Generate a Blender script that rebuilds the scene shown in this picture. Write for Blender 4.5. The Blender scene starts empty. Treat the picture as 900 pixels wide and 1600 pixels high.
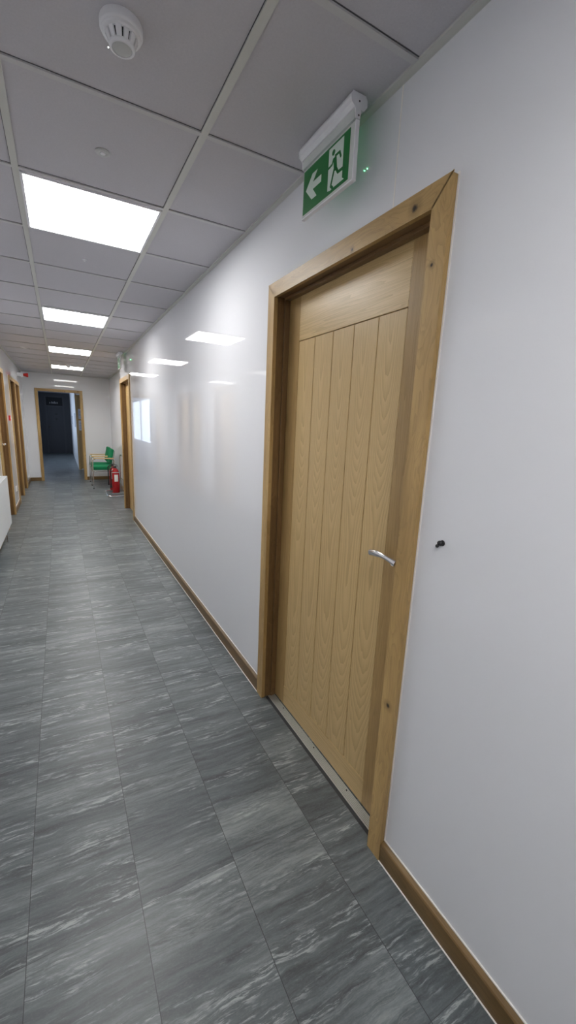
import bpy, bmesh, math, random
from mathutils import Vector, Matrix
random.seed(7)
PI = math.pi
sc = bpy.context.scene
C = sc.collection

# ------------------------------------------------------------------ helpers
def newobj(name, data, parent=None):
    o = bpy.data.objects.new(name, data)
    C.objects.link(o)
    if parent is not None:
        o.parent = parent
    return o

def obj(name, bm, mats, parent=None, smooth=None):
    """one mesh object; the bmesh is written in the parent's own coordinates"""
    me = bpy.data.meshes.new(name)
    bmesh.ops.recalc_face_normals(bm, faces=bm.faces[:])
    bm.to_mesh(me); bm.free()
    for m in (mats if isinstance(mats, (list, tuple)) else [mats]):
        me.materials.append(m)
    if smooth is not None:
        for p in me.polygons:
            p.use_smooth = True
        me.set_sharp_from_angle(angle=math.radians(smooth))
    return newobj(name, me, parent)

def tag(o, label=None, cat=None, group=None, kind=None):
    if label: o['label'] = label
    if cat: o['category'] = cat
    if group: o['group'] = group
    if kind: o['kind'] = kind
    return o

def empty(name, loc=(0, 0, 0), rz=0.0):
    o = newobj(name, None)
    o.empty_display_size = 0.1
    o.location = loc; o.rotation_euler = (0, 0, rz)
    return o

def copy_tree(o, parent=None):
    c = o.copy(); C.objects.link(c); c.parent = parent
    for ch in list(o.children):
        copy_tree(ch, c)
    return c

def BM():
    return bmesh.new()

def box(bm, x0, x1, y0, y1, z0, z1, bev=0.0, mi=0, seg=2):
    t = bmesh.new()
    bmesh.ops.create_cube(t, size=1.0)
    for v in t.verts:
        v.co = Vector(((x0 + x1) / 2 + v.co.x * abs(x1 - x0), (y0 + y1) / 2 + v.co.y * abs(y1 - y0), (z0 + z1) / 2 + v.co.z * abs(z1 - z0)))
    if bev > 0:
        bmesh.ops.bevel(t, geom=t.edges[:], offset=bev, segments=seg, affect='EDGES', profile=0.5)
    for f in t.faces: f.material_index = mi
    merge(bm, t)
    return bm

def merge(bm, t, M=None):
    if M is not None:
        t.transform(M)
    me = bpy.data.meshes.new('tmp'); t.to_mesh(me); t.free()
    bm.from_mesh(me); bpy.data.meshes.remove(me)

def lathe(bm, prof, cx=0, cy=0, cz=0, n=40, axis='z', mi=0):
    """profile of (radius, height); axis z / x"""
    t = bmesh.new(); rings = []
    for r, h in prof:
        if r < 1e-6:
            rings.append([t.verts.new((0, 0, h))])
        else:
            rings.append([t.verts.new((r * math.cos(2 * PI * k / n), r * math.sin(2 * PI * k / n), h)) for k in range(n)])
    for a, b in zip(rings, rings[1:]):
        for k in range(n):
            k2 = (k + 1) % n
            va = [a[k % len(a)], a[k2 % len(a)]] if len(a) > 1 else [a[0]]
            vb = [b[k2 % len(b)], b[k % len(b)]] if len(b) > 1 else [b[0]]
            if len(va) + len(vb) >= 3:
                t.faces.new(va + vb)
    for f in t.faces: f.material_index = mi
    M = Matrix.Translation((cx, cy, cz))
    if axis == 'x':
        M = M @ Matrix.Rotation(PI / 2, 4, 'Y')
    elif axis == 'y':
        M = M @ Matrix.Rotation(-PI / 2, 4, 'X')
    merge(bm, t, M)
    return bm

def rounded(pts, rad, seg=6, closed=False):
    """polyline with filleted corners"""
    P = [Vector(p) for p in pts]; out = []; n = len(P)
    for i, p in enumerate(P):
        if not closed and i in (0, n - 1):
            out.append(p); continue
        a, b = P[i - 1], P[(i + 1) % n]
        r = min(rad, (a - p).length * 0.49, (b - p).length * 0.49)
        s, e = p + (a - p).normalized() * r, p + (b - p).normalized() * r
        for k in range(seg + 1):
            u = k / seg
            out.append(s * (1 - u) ** 2 + p * 2 * u * (1 - u) + e * u ** 2)
    return out

def tube(bm, pts, r, n=12, closed=False, radii=None, flat=1.0, up=(0, 0, 1), mi=0):
    P = [Vector(p) for p in pts]; m = len(P); rings = []
    t = bmesh.new()
    prev = None
    for i, p in enumerate(P):
        if closed:
            d = (P[(i + 1) % m] - P[i - 1]).normalized()
        else:
            d = (P[min(i + 1, m - 1)] - P[max(i - 1, 0)]).normalized()
        if prev is None:
            u = Vector(up)
            if abs(u.dot(d)) > 0.95: u = Vector((1, 0, 0)) if abs(d.x) < 0.9 else Vector((0, 1, 0))
        else:
            u = prev
        a = (u - d * u.dot(d)).normalized(); b = d.cross(a); prev = a
        rr = radii[i] if radii else r
        rings.append([t.verts.new(p + a * (rr * flat * math.cos(2 * PI * k / n)) + b * (rr * math.sin(2 * PI * k / n))) for k in range(n)])
    pairs = list(zip(rings, rings[1:])) + ([(rings[-1], rings[0])] if closed else [])
    for A, B in pairs:
        for k in range(n):
            t.faces.new((A[k], A[(k + 1) % n], B[(k + 1) % n], B[k]))
    if not closed:
        t.faces.new(rings[0]); t.faces.new(rings[-1])
    for f in t.faces: f.material_index = mi
    merge(bm, t)
    return bm

def prism(bm, poly, f0, f1, mi=0):
    """poly: 2-D points; f0/f1 map a 2-D point to the two end faces"""
    t = bmesh.new()
    a = [t.verts.new(f0(*p)) for p in poly]; b = [t.verts.new(f1(*p)) for p in poly]
    t.faces.new(a); t.faces.new(b)
    for k in range(len(poly)):
        t.faces.new((a[k], a[(k + 1) % len(poly)], b[(k + 1) % len(poly)], b[k]))
    t.normal_update()
    bmesh.ops.triangulate(t, faces=[f for f in t.faces if len(f.verts) > 4])
    for f in t.faces: f.material_index = mi
    merge(bm, t)
    return bm

# ------------------------------------------------------------------ materials
class NT:
    def __init__(s, name):
        s.m = bpy.data.materials.new(name); s.m.use_nodes = True
        s.t = s.m.node_tree; s.b = s.t.nodes['Principled BSDF']
    def n(s, typ, **kw):
        nd = s.t.nodes.new(typ)
        for k, v in kw.items():
            if k == 'inp':
                for kk, vv in v.items():
                    if isinstance(vv, bpy.types.NodeSocket): s.t.links.new(vv, nd.inputs[kk])
                    else: nd.inputs[kk].default_value = vv
            else: setattr(nd, k, v)
        return nd
    def math(s, op, a, b=None, c=None, clamp=False):
        nd = s.t.nodes.new('ShaderNodeMath'); nd.operation = op; nd.use_clamp = clamp
        for i, v in enumerate((a, b, c)):
            if v is None: continue
            if isinstance(v, bpy.types.NodeSocket): s.t.links.new(v, nd.inputs[i])
            else: nd.inputs[i].default_value = v
        return nd.outputs[0]
    def mix(s, fac, a, b, blend='MIX'):
        nd = s.t.nodes.new('ShaderNodeMix'); nd.data_type = 'RGBA'; nd.blend_type = blend
        for sock, v in ((nd.inputs[0], fac), (nd.inputs[6], a), (nd.inputs[7], b)):
            if isinstance(v, bpy.types.NodeSocket): s.t.links.new(v, sock)
            elif isinstance(v, (int, float)): sock.default_value = v
            else: sock.default_value = (*v, 1) if len(v) == 3 else v
        return nd.outputs[2]
    def ramp(s, fac, stops):
        nd = s.t.nodes.new('ShaderNodeValToRGB'); e = nd.color_ramp.elements
        while len(e) < len(stops): e.new(0.5)
        for el, (p, c) in zip(e, stops):
            el.position = p; el.color = (*c, 1) if len(c) == 3 else c
        s.t.links.new(fac, nd.inputs[0]); return nd.outputs[0]
    def link(s, a, b): s.t.links.new(a, b)
    def set(s, **kw):
        for k, v in kw.items():
            sock = s.b.inputs[k.replace('_', ' ')]
            if isinstance(v, bpy.types.NodeSocket): s.t.links.new(v, sock)
            else: sock.default_value = (*v, 1) if isinstance(v, tuple) and len(v) == 3 else v
        return s
    def xyz(s, out='Object'):
        tc = s.n('ShaderNodeTexCoord'); sp = s.n('ShaderNodeSeparateXYZ')
        s.link(tc.outputs[out], sp.inputs[0]); return tc.outputs[out], sp.outputs
    def vec(s, x, y, z):
        nd = s.n('ShaderNodeCombineXYZ')
        for i, v in enumerate((x, y, z)):
            if isinstance(v, bpy.types.NodeSocket): s.link(v, nd.inputs[i])
            else: nd.inputs[i].default_value = v
        return nd.outputs[0]
    def noise(s, vec, scale, detail=3, rough=0.5):
        nd = s.n('ShaderNodeTexNoise', inp={'Scale': scale, 'Detail': detail, 'Roughness': rough})
        s.link(vec, nd.inputs['Vector']); return nd.outputs[0]
    def bump(s, h, strength, dist=0.002):
        nd = s.n('ShaderNodeBump', inp={'Strength': strength, 'Distance': dist}); s.link(h, nd.inputs['Height'])
        s.link(nd.outputs[0], s.b.inputs['Normal'])

def plain(name, col, rough=0.5, metal=0.0, spec=0.5, var=0.04, scale=30.0, bump=0.0):
    m = NT(name); co, _ = m.xyz()
    f = m.noise(co, scale, 3)
    m.set(Base_Color=m.mix(f, tuple(c * (1 - var) for c in col), tuple(min(1, c * (1 + var)) for c in col)), Roughness=rough, Metallic=metal)
    m.b.inputs['Specular IOR Level'].default_value = spec
    if bump: m.bump(f, bump, 0.001)
    return m.m

def emissive(name, col, st):
    m = NT(name)
    m.set(Base_Color=(0.9, 0.9, 0.9), Emission_Color=col, Emission_Strength=st, Roughness=0.5)
    return m.m

def oak_solid(name, grain, light, dark, knots=(), scale=1.0, rough=0.42, seed=0.0):
    """solid oak with the grain along an axis; wavy rings, pores and a few knots (points in object space)"""
    m = NT(name); co, s = m.xyz()
    ax = {'x': (0.7, 11, 11), 'y': (11, 0.7, 11), 'z': (11, 11, 0.7)}[grain]
    warp = m.noise(m.vec(*[m.math('MULTIPLY', s[i], (2.2 if ax[i] < 1 else 5.0)) for i in range(3)]), 1.0, 2)
    w = m.math('MULTIPLY', m.math('SUBTRACT', warp, 0.5), 2.4 * scale)
    v = m.vec(*[m.math('ADD', m.math('MULTIPLY', s[i], ax[i] * scale), m.math('ADD', m.math('MULTIPLY', w, 1.0 if ax[i] > 1 else 0.15), seed)) for i in range(3)])
    rings = m.noise(v, 2.0, 2, 0.5)
    saw = m.math('FRACT', m.math('MULTIPLY', rings, 9.0))
    line = m.math('POWER', saw, 2.5)
    pv = m.vec(*[m.math('MULTIPLY', s[i], (9 if ax[i] < 1 else 420)) for i in range(3)])
    pore = m.noise(pv, 1.0, 2, 0.6)
    broad = m.noise(m.vec(*[m.math('MULTIPLY', s[i], (1.1 if ax[i] < 1 else 7)) for i in range(3)]), 1.0, 3, 0.6)
    mid = tuple((a + b) / 2 for a, b in zip(light, dark))
    col = m.ramp(broad, [(0.28, dark), (0.5, mid), (0.72, light)])
    col = m.mix(m.math('MULTIPLY', line, 0.26), col, tuple(c * 0.55 for c in dark))
    col = m.mix(m.math('MULTIPLY', m.math('GREATER_THAN', pore, 0.62), 0.22), col, tuple(c * 0.45 for c in dark))
    for (kx, ky, kz, kr) in knots:
        d = m.n('ShaderNodeVectorMath', operation='DISTANCE', inp={1: (kx, ky, kz)})
        wv = m.n('ShaderNodeVectorMath', operation='SCALE'); m.link(co, wv.inputs[0]); wv.inputs['Scale'].default_value = 1.0
        sc_ = m.n('ShaderNodeVectorMath', operation='MULTIPLY_ADD', inp={1: (1, 1, 1), 2: (0, 0, 0)})
        m.link(co, sc_.inputs[0]); m.link(sc_.outputs[0], d.inputs[0])
        dn = m.math('ADD', d.outputs['Value'], m.math('MULTIPLY', m.math('SUBTRACT', m.noise(co, 60, 2), 0.5), kr * 0.8))
        halo = m.math('SUBTRACT', 1.0, m.math('DIVIDE', dn, kr * 2.6), clamp=True)
        core = m.math('SUBTRACT', 1.0, m.math('DIVIDE', dn, kr), clamp=True)
        col = m.mix(m.math('MULTIPLY', halo, 0.75), col, tuple(c * 0.55 for c in dark))
        col = m.mix(m.math('MULTIPLY', core, 1.6, clamp=True), col, (0.02, 0.012, 0.006))
    m.set(Base_Color=col, Roughness=rough)
    m.bump(pore, 0.12, 0.0006)
    return m.m

def oak_veneer(name, grain, light, dark, boards=None, rough=0.36):
    """oak veneer; with boards=(y0, width) each board carries its own cathedral figure"""
    m = NT(name); co, s = m.xyz()
    along = s[2] if grain == 'z' else s[1]
    across = s[1] if grain == 'z' else s[2]
    if boards:
        y0, wd = boards
        q = m.math('DIVIDE', m.math('SUBTRACT', across, y0), wd)
        idx = m.math('FLOOR', q)
        u = m.math('MULTIPLY', m.math('SUBTRACT', m.math('FRACT', q), 0.5), wd)
        sh = m.math('MULTIPLY', idx, 0.045)
        z1 = m.math('ADD', along, sh)
        nz = m.noise(m.vec(m.math('MULTIPLY', u, 30.0), m.math('MULTIPLY', along, 2.2), m.math('MULTIPLY', idx, 0.37)), 1.0, 3, 0.5)
        nl = m.noise(m.vec(m.math('MULTIPLY', u, 5.0), m.math('MULTIPLY', along, 1.1), m.math('MULTIPLY', idx, 0.05)), 1.0, 1, 0.4)
        d = m.math('ADD', m.math('MULTIPLY', z1, -0.060), 0.150)
        d = m.math('ADD', d, m.math('MULTIPLY', m.math('SINE', m.math('MULTIPLY', z1, 6.5)), 0.0095))
        d = m.math('ADD', d, m.math('MULTIPLY', m.math('SUBTRACT', nl, 0.5), 0.030))
        uc = m.math('ADD', u, m.math('MULTIPLY', m.math('SUBTRACT', nl, 0.5), 0.022))
        r = m.math('SQRT', m.math('ADD', m.math('MULTIPLY', uc, uc), m.math('MULTIPLY', d, d)))
        r = m.math('ADD', r, m.math('MULTIPLY', m.math('SUBTRACT', nz, 0.5), 0.009))
        rings = m.math('MULTIPLY', r, 175.0)
    else:
        nz = m.noise(m.vec(m.math('MULTIPLY', across, 26.0), m.math('MULTIPLY', along, 0.8), 0.3), 1.0, 2, 0.5)
        rings = m.math('ADD', m.math('MULTIPLY', nz, 13.0), m.math('MULTIPLY', across, 60.0))
    saw = m.math('FRACT', rings)
    tri = m.math('POWER', saw, 1.5)
    pv = m.vec(m.math('MULTIPLY', across, 520.0), m.math('MULTIPLY', along, 10.0), 0.5)
    pore = m.noise(pv, 1.0, 2, 0.6)
    broad = m.noise(m.vec(m.math('MULTIPLY', across, 8.0), m.math('MULTIPLY', along, 0.7), 2.2), 1.0, 2)
    col = m.mix(broad, light, tuple(0.82 * a + 0.18 * b for a, b in zip(light, dark)))
    ringed = m.math('MULTIPLY', tri, m.math('ADD', 0.35, m.math('MULTIPLY', pore, 0.9)))
    col = m.mix(m.math('MULTIPLY', ringed, 0.70), col, dark)
    col = m.mix(m.math('MULTIPLY', m.math('GREATER_THAN', pore, 0.6), 0.16), col, tuple(c * 0.7 for c in dark))
    m.set(Base_Color=col, Roughness=rough)
    m.bump(pore, 0.16, 0.0006)
    return m.m

def wall_mat(name, col, rough):
    m = NT(name); co, s = m.xyz()
    big = m.noise(co, 0.9, 2)
    m.set(Base_Color=m.mix(big, tuple(c * 0.985 for c in col), col), Roughness=rough)
    m.bump(m.noise(co, 2.2, 1), 0.005, 0.01)
    return m.m

def floor_mat():
    m = NT('vinyl_tile'); co, s = m.xyz()
    x, y = s[0], s[1]
    TW, TL = 0.3155, 0.62
    qx = m.math('DIVIDE', m.math('ADD', x, 0.1705), TW); ix = m.math('FLOOR', qx); fx = m.math('FRACT', qx)
    qy = m.math('DIVIDE', m.math('SUBTRACT', y, 1.085), TL); iy = m.math('FLOOR', qy); fy = m.math('FRACT', qy)
    rnd = m.n('ShaderNodeTexWhiteNoise', noise_dimensions='2D'); m.link(m.vec(ix, iy, 0), rnd.inputs['Vector'])
    rv = rnd.outputs['Value']
    off = m.math('MULTIPLY', rv, 40.0)
    wob = m.noise(m.vec(m.math('MULTIPLY', x, 5.0), m.math('MULTIPLY', y, 9.0), off), 1.0, 3, 0.6)
    yy = m.math('ADD', m.math('ADD', y, m.math('MULTIPLY', x, 0.05)), m.math('MULTIPLY', wob, 0.035))
    V = lambda fx_, fy_, o_: m.vec(m.math('MULTIPLY', x, fx_), m.math('MULTIPLY', yy, fy_), m.math('ADD', off, o_))
    s0 = m.noise(V(1.1, 6.5, 0.0), 1.0, 4, 0.6)          # broad cloudy bands
    s1 = m.noise(V(1.7, 30.0, 3.0), 1.0, 7, 0.66)         # streaks
    s2 = m.noise(V(11.0, 88.0, 7.0), 1.0, 8, 0.74)        # crackle
    s3 = m.noise(V(2.3, 16.0, 13.0), 1.0, 5, 0.62)         # where the pale flecks gather
    s4 = m.noise(V(6.0, 60.0, 21.0), 1.0, 7, 0.72)
    fine = m.noise(V(130.0, 260.0, 2.0), 1.0, 3, 0.6)
    tone = m.math('ADD', m.math('ADD', m.math('MULTIPLY', s0, 0.30), m.math('MULTIPLY', s1, 0.42)), m.math('MULTIPLY', s2, 0.28))
    base = m.ramp(tone, [(0.37, (0.026, 0.034, 0.039)), (0.455, (0.072, 0.087, 0.094)), (0.525, (0.116, 0.137, 0.144)), (0.625, (0.235, 0.265, 0.270))])
    patch = m.math('MULTIPLY', m.math('SUBTRACT', s3, 0.495), 10.0, clamp=True)
    fl = m.math('MULTIPLY', m.math('SUBTRACT', s2, 0.515), 14.0, clamp=True)
    col = m.mix(m.math('MULTIPLY', m.math('MULTIPLY', patch, fl), 0.85), base, (0.43, 0.465, 0.465))
    ridge = m.math('SUBTRACT', 1.0, m.math('MULTIPLY', m.math('ABSOLUTE', m.math('SUBTRACT', s4, 0.5)), 26.0), clamp=True)
    p2 = m.math('MULTIPLY', m.math('SUBTRACT', s0, 0.50), 8.0, clamp=True)
    col = m.mix(m.math('MULTIPLY', m.math('MULTIPLY', ridge, p2), 0.40), col, (0.33, 0.35, 0.35))
    dk = m.math('MULTIPLY', m.math('SUBTRACT', 0.44, s1), 9.0, clamp=True)
    dk2 = m.math('MULTIPLY', m.math('SUBTRACT', 0.52, s2), 9.0, clamp=True)
    col = m.mix(m.math('MULTIPLY', m.math('MULTIPLY', dk, dk2), 0.92), col, (0.036, 0.040, 0.045))
    col = m.mix(m.math('MULTIPLY', m.math('SUBTRACT', fine, 0.5), 0.5, clamp=True), col, (0.40, 0.41, 0.41))
    col = m.mix(0.14, col, m.mix(rv, (0.10, 0.108, 0.112), (0.17, 0.18, 0.182)))
    # hairline joints
    ex = m.math('MULTIPLY', m.math('MINIMUM', fx, m.math('SUBTRACT', 1.0, fx)), TW)
    ey = m.math('MULTIPLY', m.math('MINIMUM', fy, m.math('SUBTRACT', 1.0, fy)), TL)
    jx = m.math('LESS_THAN', ex, 0.0011)
    jy = m.math('MULTIPLY', m.math('LESS_THAN', ey, 0.0009), 0.75)
    col = m.mix(m.math('MULTIPLY', m.math('MAXIMUM', jx, jy), 0.85), col, (0.02, 0.022, 0.024))
    m.set(Base_Color=col, Roughness=m.math('ADD', 0.33, m.math('MULTIPLY', s2, 0.12)))
    m.b.inputs['Specular IOR Level'].default_value = 0.6
    m.bump(s2, 0.05, 0.0012)
    return m.m

def tile_mat():
    m = NT('ceiling_tile'); co, s = m.xyz()
    f = m.noise(co, 160, 4, 0.7); g = m.noise(co, 22, 3, 0.6)
    col = m.mix(f, (0.50, 0.485, 0.52), (0.62, 0.605, 0.635))
    col = m.mix(m.math('MULTIPLY', g, 0.2), col, (0.5, 0.49, 0.52))
    m.set(Base_Color=col, Roughness=0.9)
    m.b.inputs['Specular IOR Level'].default_value = 0.2
    m.bump(f, 0.25, 0.0015)
    return m.m

M_wall = wall_mat('gloss_cladding', (0.79, 0.80, 0.835), 0.012)
M_wall_far = wall_mat('dark_grey_wall', (0.055, 0.058, 0.066), 0.6)  # very dark grey, even over the whole wall
M_wall_pass = wall_mat('white_paint', (0.82, 0.83, 0.85), 0.35)
M_floor = floor_mat()
M_tile = tile_mat()
M_grid = plain('grid_metal', (0.60, 0.60, 0.565), 0.45, 0.0, 0.4, 0.02)
M_bead = plain('white_sealant', (0.86, 0.83, 0.80), 0.35)
M_white = plain('white_plastic', (0.80, 0.80, 0.83), 0.35)
M_white2 = plain('white_enamel', (0.83, 0.85, 0.86), 0.3)
M_black = plain('black_rubber', (0.012, 0.012, 0.014), 0.35)
M_chrome = plain('chrome', (0.78, 0.78, 0.80), 0.12, 1.0, 0.5, 0.02)
M_alu = plain('aluminium', (0.66, 0.66, 0.63), 0.38, 0.75, 0.5, 0.05, 90)
M_red = plain('red_enamel', (0.42, 0.010, 0.014), 0.22)
M_redp = plain('red_plastic', (0.50, 0.02, 0.02), 0.35)
M_green_f = plain('green_fabric', (0.012, 0.205, 0.085), 0.85, 0, 0.2, 0.25, 350, 0.3)
M_beech = plain('beech', (0.62, 0.44, 0.22), 0.4, 0, 0.5, 0.12, 18)
M_label = plain('paper_label', (0.78, 0.78, 0.75), 0.5)
M_paper = plain('paper', (0.75, 0.77, 0.84), 0.6)
M_ink = plain('printed_ink', (0.22, 0.26, 0.40), 0.6)
M_sgreen = plain('sign_green', (0.003, 0.165, 0.030), 0.35)
M_swhite = plain('sign_white', (0.62, 0.72, 0.66), 0.35)
M_acryl = plain('sign_acrylic', (0.62, 0.66, 0.64), 0.25)
M_dark = plain('dark_slot', (0.02, 0.02, 0.022), 0.6)
M_cap = plain('grey_cap', (0.52, 0.53, 0.53), 0.4)
M_glassdark = plain('dark_glass', (0.008, 0.009, 0.012), 0.5, 0, 0.3)
M_led = emissive('green_led', (0.15, 1.0, 0.35), 45.0)
M_light = emissive('light_diffuser', (1.0, 0.985, 0.96), 11.0)
LV, DV = (0.66, 0.475, 0.225), (0.40, 0.262, 0.108)
M_panel = oak_veneer('oak_boards', 'z', LV, DV, boards=(-0.325, 0.1384))
M_stile = oak_veneer('oak_stile', 'z', (0.47, 0.31, 0.125), (0.30, 0.185, 0.065))
M_rail = oak_veneer('oak_rail', 'y', LV, DV)
LS, DS = (0.58, 0.39, 0.160), (0.31, 0.185, 0.062)
M_oakz = oak_solid('oak_solid_upright', 'z', LS, DS, knots=((-0.021, -0.49, 1.98, 0.006), (-0.021, -0.50, 0.62, 0.010)))
M_oaky = oak_solid('oak_solid_head', 'y', LS, DS, knots=((-0.021, -0.405, 2.150, 0.013), (-0.021, -0.12, 2.135, 0.006)))
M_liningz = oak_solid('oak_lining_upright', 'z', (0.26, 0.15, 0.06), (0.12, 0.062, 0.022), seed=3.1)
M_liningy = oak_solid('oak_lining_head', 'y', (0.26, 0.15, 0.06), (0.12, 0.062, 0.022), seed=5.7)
LK, DK = (0.235, 0.145, 0.055), (0.11, 0.062, 0.020)
M_skirt = oak_solid('oak_skirting', 'y', LK, DK, seed=8.3)
M_skirtx = oak_solid('oak_skirting_cross', 'x', LK, DK, seed=2.3)

# ------------------------------------------------------------------ dimensions
H = 2.518                    # ceiling
XL = -1.647                  # left wall
XR2 = 0.205                  # recessed right wall beyond the second door
YE = 11.458                  # end wall
YB = -3.2                    # wall behind
YP = 20.3                    # far end of the passage
XP = -0.51                   # right wall of the passage
YL = 13.82                   # lobby's return wall
G1 = -0.43; Y0 = 2.2196; T = 0.6
D_CLEAR, D_TOP, AW = 0.94, 2.125, 0.060     # door opening, its height, architrave width
D1, D2, D3 = 1.378, 7.05, 7.03              # door centres: right near, right far, left near
D4, D5, DW = 8.925, 9.875, 0.83              # the two narrower left doors
EX0, EX1 = -1.345, -0.470                    # end doorway

def struct(name, bm, m, label, smooth=None):
    return tag(obj(name, bm, m, None, smooth), label, 'building', None, 'structure')

# ------------------------------------------------------------------ shell
b = BM(); box(b, -2.0, 1.4, YB - 0.1, YP + 0.1, -0.1, 0.0)
struct('floor', b, M_floor, 'slate grey streaked vinyl tile floor running down the corridor')
b = BM(); box(b, -2.0, 1.4, YB - 0.1, YP + 0.1, H + 0.006, H + 0.12)
struct('ceiling', b, M_tile, 'grey mineral tiles of the suspended ceiling')

def wall_x(name, x0, x1, y0, y1, holes, m, label, ztop=H + 0.006):
    """a wall along y; holes: (y0, y1, z0, z1)"""
    b = BM(); y = y0
    for (a, c, z0, z1) in sorted(holes):
        box(b, x0, x1, y, a, 0, ztop)
        box(b, x0, x1, a, c, z1, ztop)
        if z0 > 0: box(b, x0, x1, a, c, 0, z0)
        y = c
    box(b, x0, x1, y, y1, 0, ztop)
    return struct(name, b, m, label)
HP = 0.018
hole = lambda c, w=D_CLEAR: (c - w / 2 - HP, c + w / 2 + HP, 0, D_TOP + HP)
wall_x('wall_right', 0.0, XR2, YB, 7.63, [hole(D1), hole(D2)], M_wall, 'glossy white clad wall on the right holding the near oak door')
wall_x('wall_recess', XR2, XR2 + 0.12, 7.0, YE + 0.1, [], M_wall, 'white wall set back behind the green chairs')
wall_x('wall_left', XL - 0.2, XL, YB, YE + 0.1, [hole(D3), hole(D4, DW), hole(D5, DW)], M_wall, 'white wall on the left with the radiator and oak doors')
b = BM(); box(b, XL - 0.2, XR2 + 0.1, YB - 0.12, YB, 0, H)
struct('wall_back', b, M_wall, 'white wall closing the corridor behind the camera')
b = BM()
box(b, XL, EX0 - HP, YE, YE + 0.11, 0, H + 0.006); box(b, EX1 + HP, XR2 + 0.1, YE, YE + 0.11, 0, H + 0.006)
box(b, EX0 - HP, EX1 + HP, YE, YE + 0.11, D_TOP - 0.01 + HP, H + 0.006)
struct('wall_end', b, M_wall, 'white end wall around the open doorway')
# beyond the doorway: lobby and unlit passage
WY0, WY1, WZ0, WZ1 = 14.1, 18.6, 0.75, 2.3
wall_x('wall_passage_left', XL - 0.2, XL, YE + 0.1, YP, [(WY0, WY1, WZ0, WZ1)], M_wall_pass, 'left wall of the unlit passage beyond the end doorway')
wall_x('wall_passage_right', XP, XP + 0.035, YL, YP, [], M_wall_pass, 'bright white wall strip seen through the end doorway')
DPX = 0.02
b = BM()
box(b, XP + 0.006, DPX - 0.47 - HP, YL - 0.0, YL + 0.1, 0, H); box(b, DPX + 0.47 + HP, 1.0, YL, YL + 0.1, 0, H)
box(b, DPX - 0.47 - HP, DPX + 0.47 + HP, YL, YL + 0.1, D_TOP + HP, H)
struct('wall_lobby', b, M_wall_pass, 'return wall of the lobby holding the oak door with notices')
b = BM(); box(b, 1.0, 1.1, YE + 0.1, YL + 0.1, 0, H)
struct('wall_lobby_side', b, M_wall_pass, 'right side wall of the lobby beyond the end doorway')
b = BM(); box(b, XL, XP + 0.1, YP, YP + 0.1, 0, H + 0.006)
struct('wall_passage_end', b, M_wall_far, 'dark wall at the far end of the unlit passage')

# lobby window that lets the daylight in
w = empty('window_1', (XL - 0.1, (WY0 + WY1) / 2, WZ0)); tag(w, 'window letting daylight into the passage beyond the end doorway', 'window', None, 'structure')
hw, hh = (WY1 - WY0) / 2, WZ1 - WZ0
b = BM()
box(b, -0.03, 0.03, -hw, -hw + 0.05, 0, hh); box(b, -0.03, 0.03, hw - 0.05, hw, 0, hh)
box(b, -0.03, 0.03, -hw, hw, 0, 0.05); box(b, -0.03, 0.03, -hw, hw, hh - 0.05, hh); box(b, -0.025, 0.025, -0.025, 0.025, 0, hh)
obj('window_frame', b, M_white, w)
g = NT('window_glass')
tr = g.n('ShaderNodeBsdfTransparent'); gl = g.n('ShaderNodeBsdfGlossy', inp={'Roughness': 0.02}); mx = g.n('ShaderNodeMixShader', inp={0: 0.06})
g.link(tr.outputs[0], mx.inputs[1]); g.link(gl.outputs[0], mx.inputs[2]); g.link(mx.outputs[0], g.t.nodes['Material Output'].inputs[0])
b = BM(); box(b, -0.004, 0.004, -hw + 0.05, hw - 0.05, 0.05, hh - 0.05); obj('pane', b, g.m, w)

# ceiling grid: face of the tees hangs just below the tiles
b = BM(); zt0, zt1 = H, H + 0.0065
for gx in (G1, G1 - T):
    box(b, gx - 0.012, gx + 0.012, YB, YE, zt0, zt1)
    box(b, gx - 0.0145, gx - 0.012, YB, YE, zt0 + 0.0055, zt1, mi=2)  # dark strips painted as the shadow lines beside the tees
k0 = int((YB - Y0) / T)
for k in range(k0, 16):
    yy = Y0 + T * k
    if yy > YE - 0.02: break
    for x0, x1 in ((XL, G1 - T - 0.012), (G1 - T + 0.012, G1 - 0.012), (G1 + 0.012, XR2 if yy > 7.63 else 0.0)):
        box(b, x0, x1, yy - 0.010, yy + 0.010, zt0 + 0.0006, zt1, mi=1)
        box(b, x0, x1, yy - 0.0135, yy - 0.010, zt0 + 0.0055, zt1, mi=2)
struct('trim_1', b, [M_grid, plain('cross_tee', (0.575, 0.57, 0.575), 0.5), plain('painted_shadow_line', (0.09, 0.09, 0.1), 0.8)], 'pale metal tee grid carrying the ceiling tiles')
b = BM()
box(b, -0.024, 0.0, YB, 7.63, H - 0.001, H + 0.0065); box(b, XL, XL + 0.024, YB, YE, H - 0.001, H + 0.0065)
box(b, XL, XR2, YE - 0.024, YE, H - 0.001, H + 0.0065); box(b, XR2 - 0.024, XR2, 7.63, YE, H - 0.001, H + 0.0065)
struct('trim_2', b, M_grid, 'pale angle trim where the ceiling meets the walls')

# cladding joint strips and white sealant beads
b = BM()
box(b, -0.0006, 0.0, 1.087, 1.092, 2.20, H - 0.001)
struct('trim_3', b, M_bead, 'thin white joint line of the right wall cladding above the near door')
b = BM(); box(b, 0.030, 0.056, YE - 0.003, YE, 0.09, H - 0.001)
struct('trim_4', b, M_wall, 'white joint strip on the end wall right of the doorway')

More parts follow.
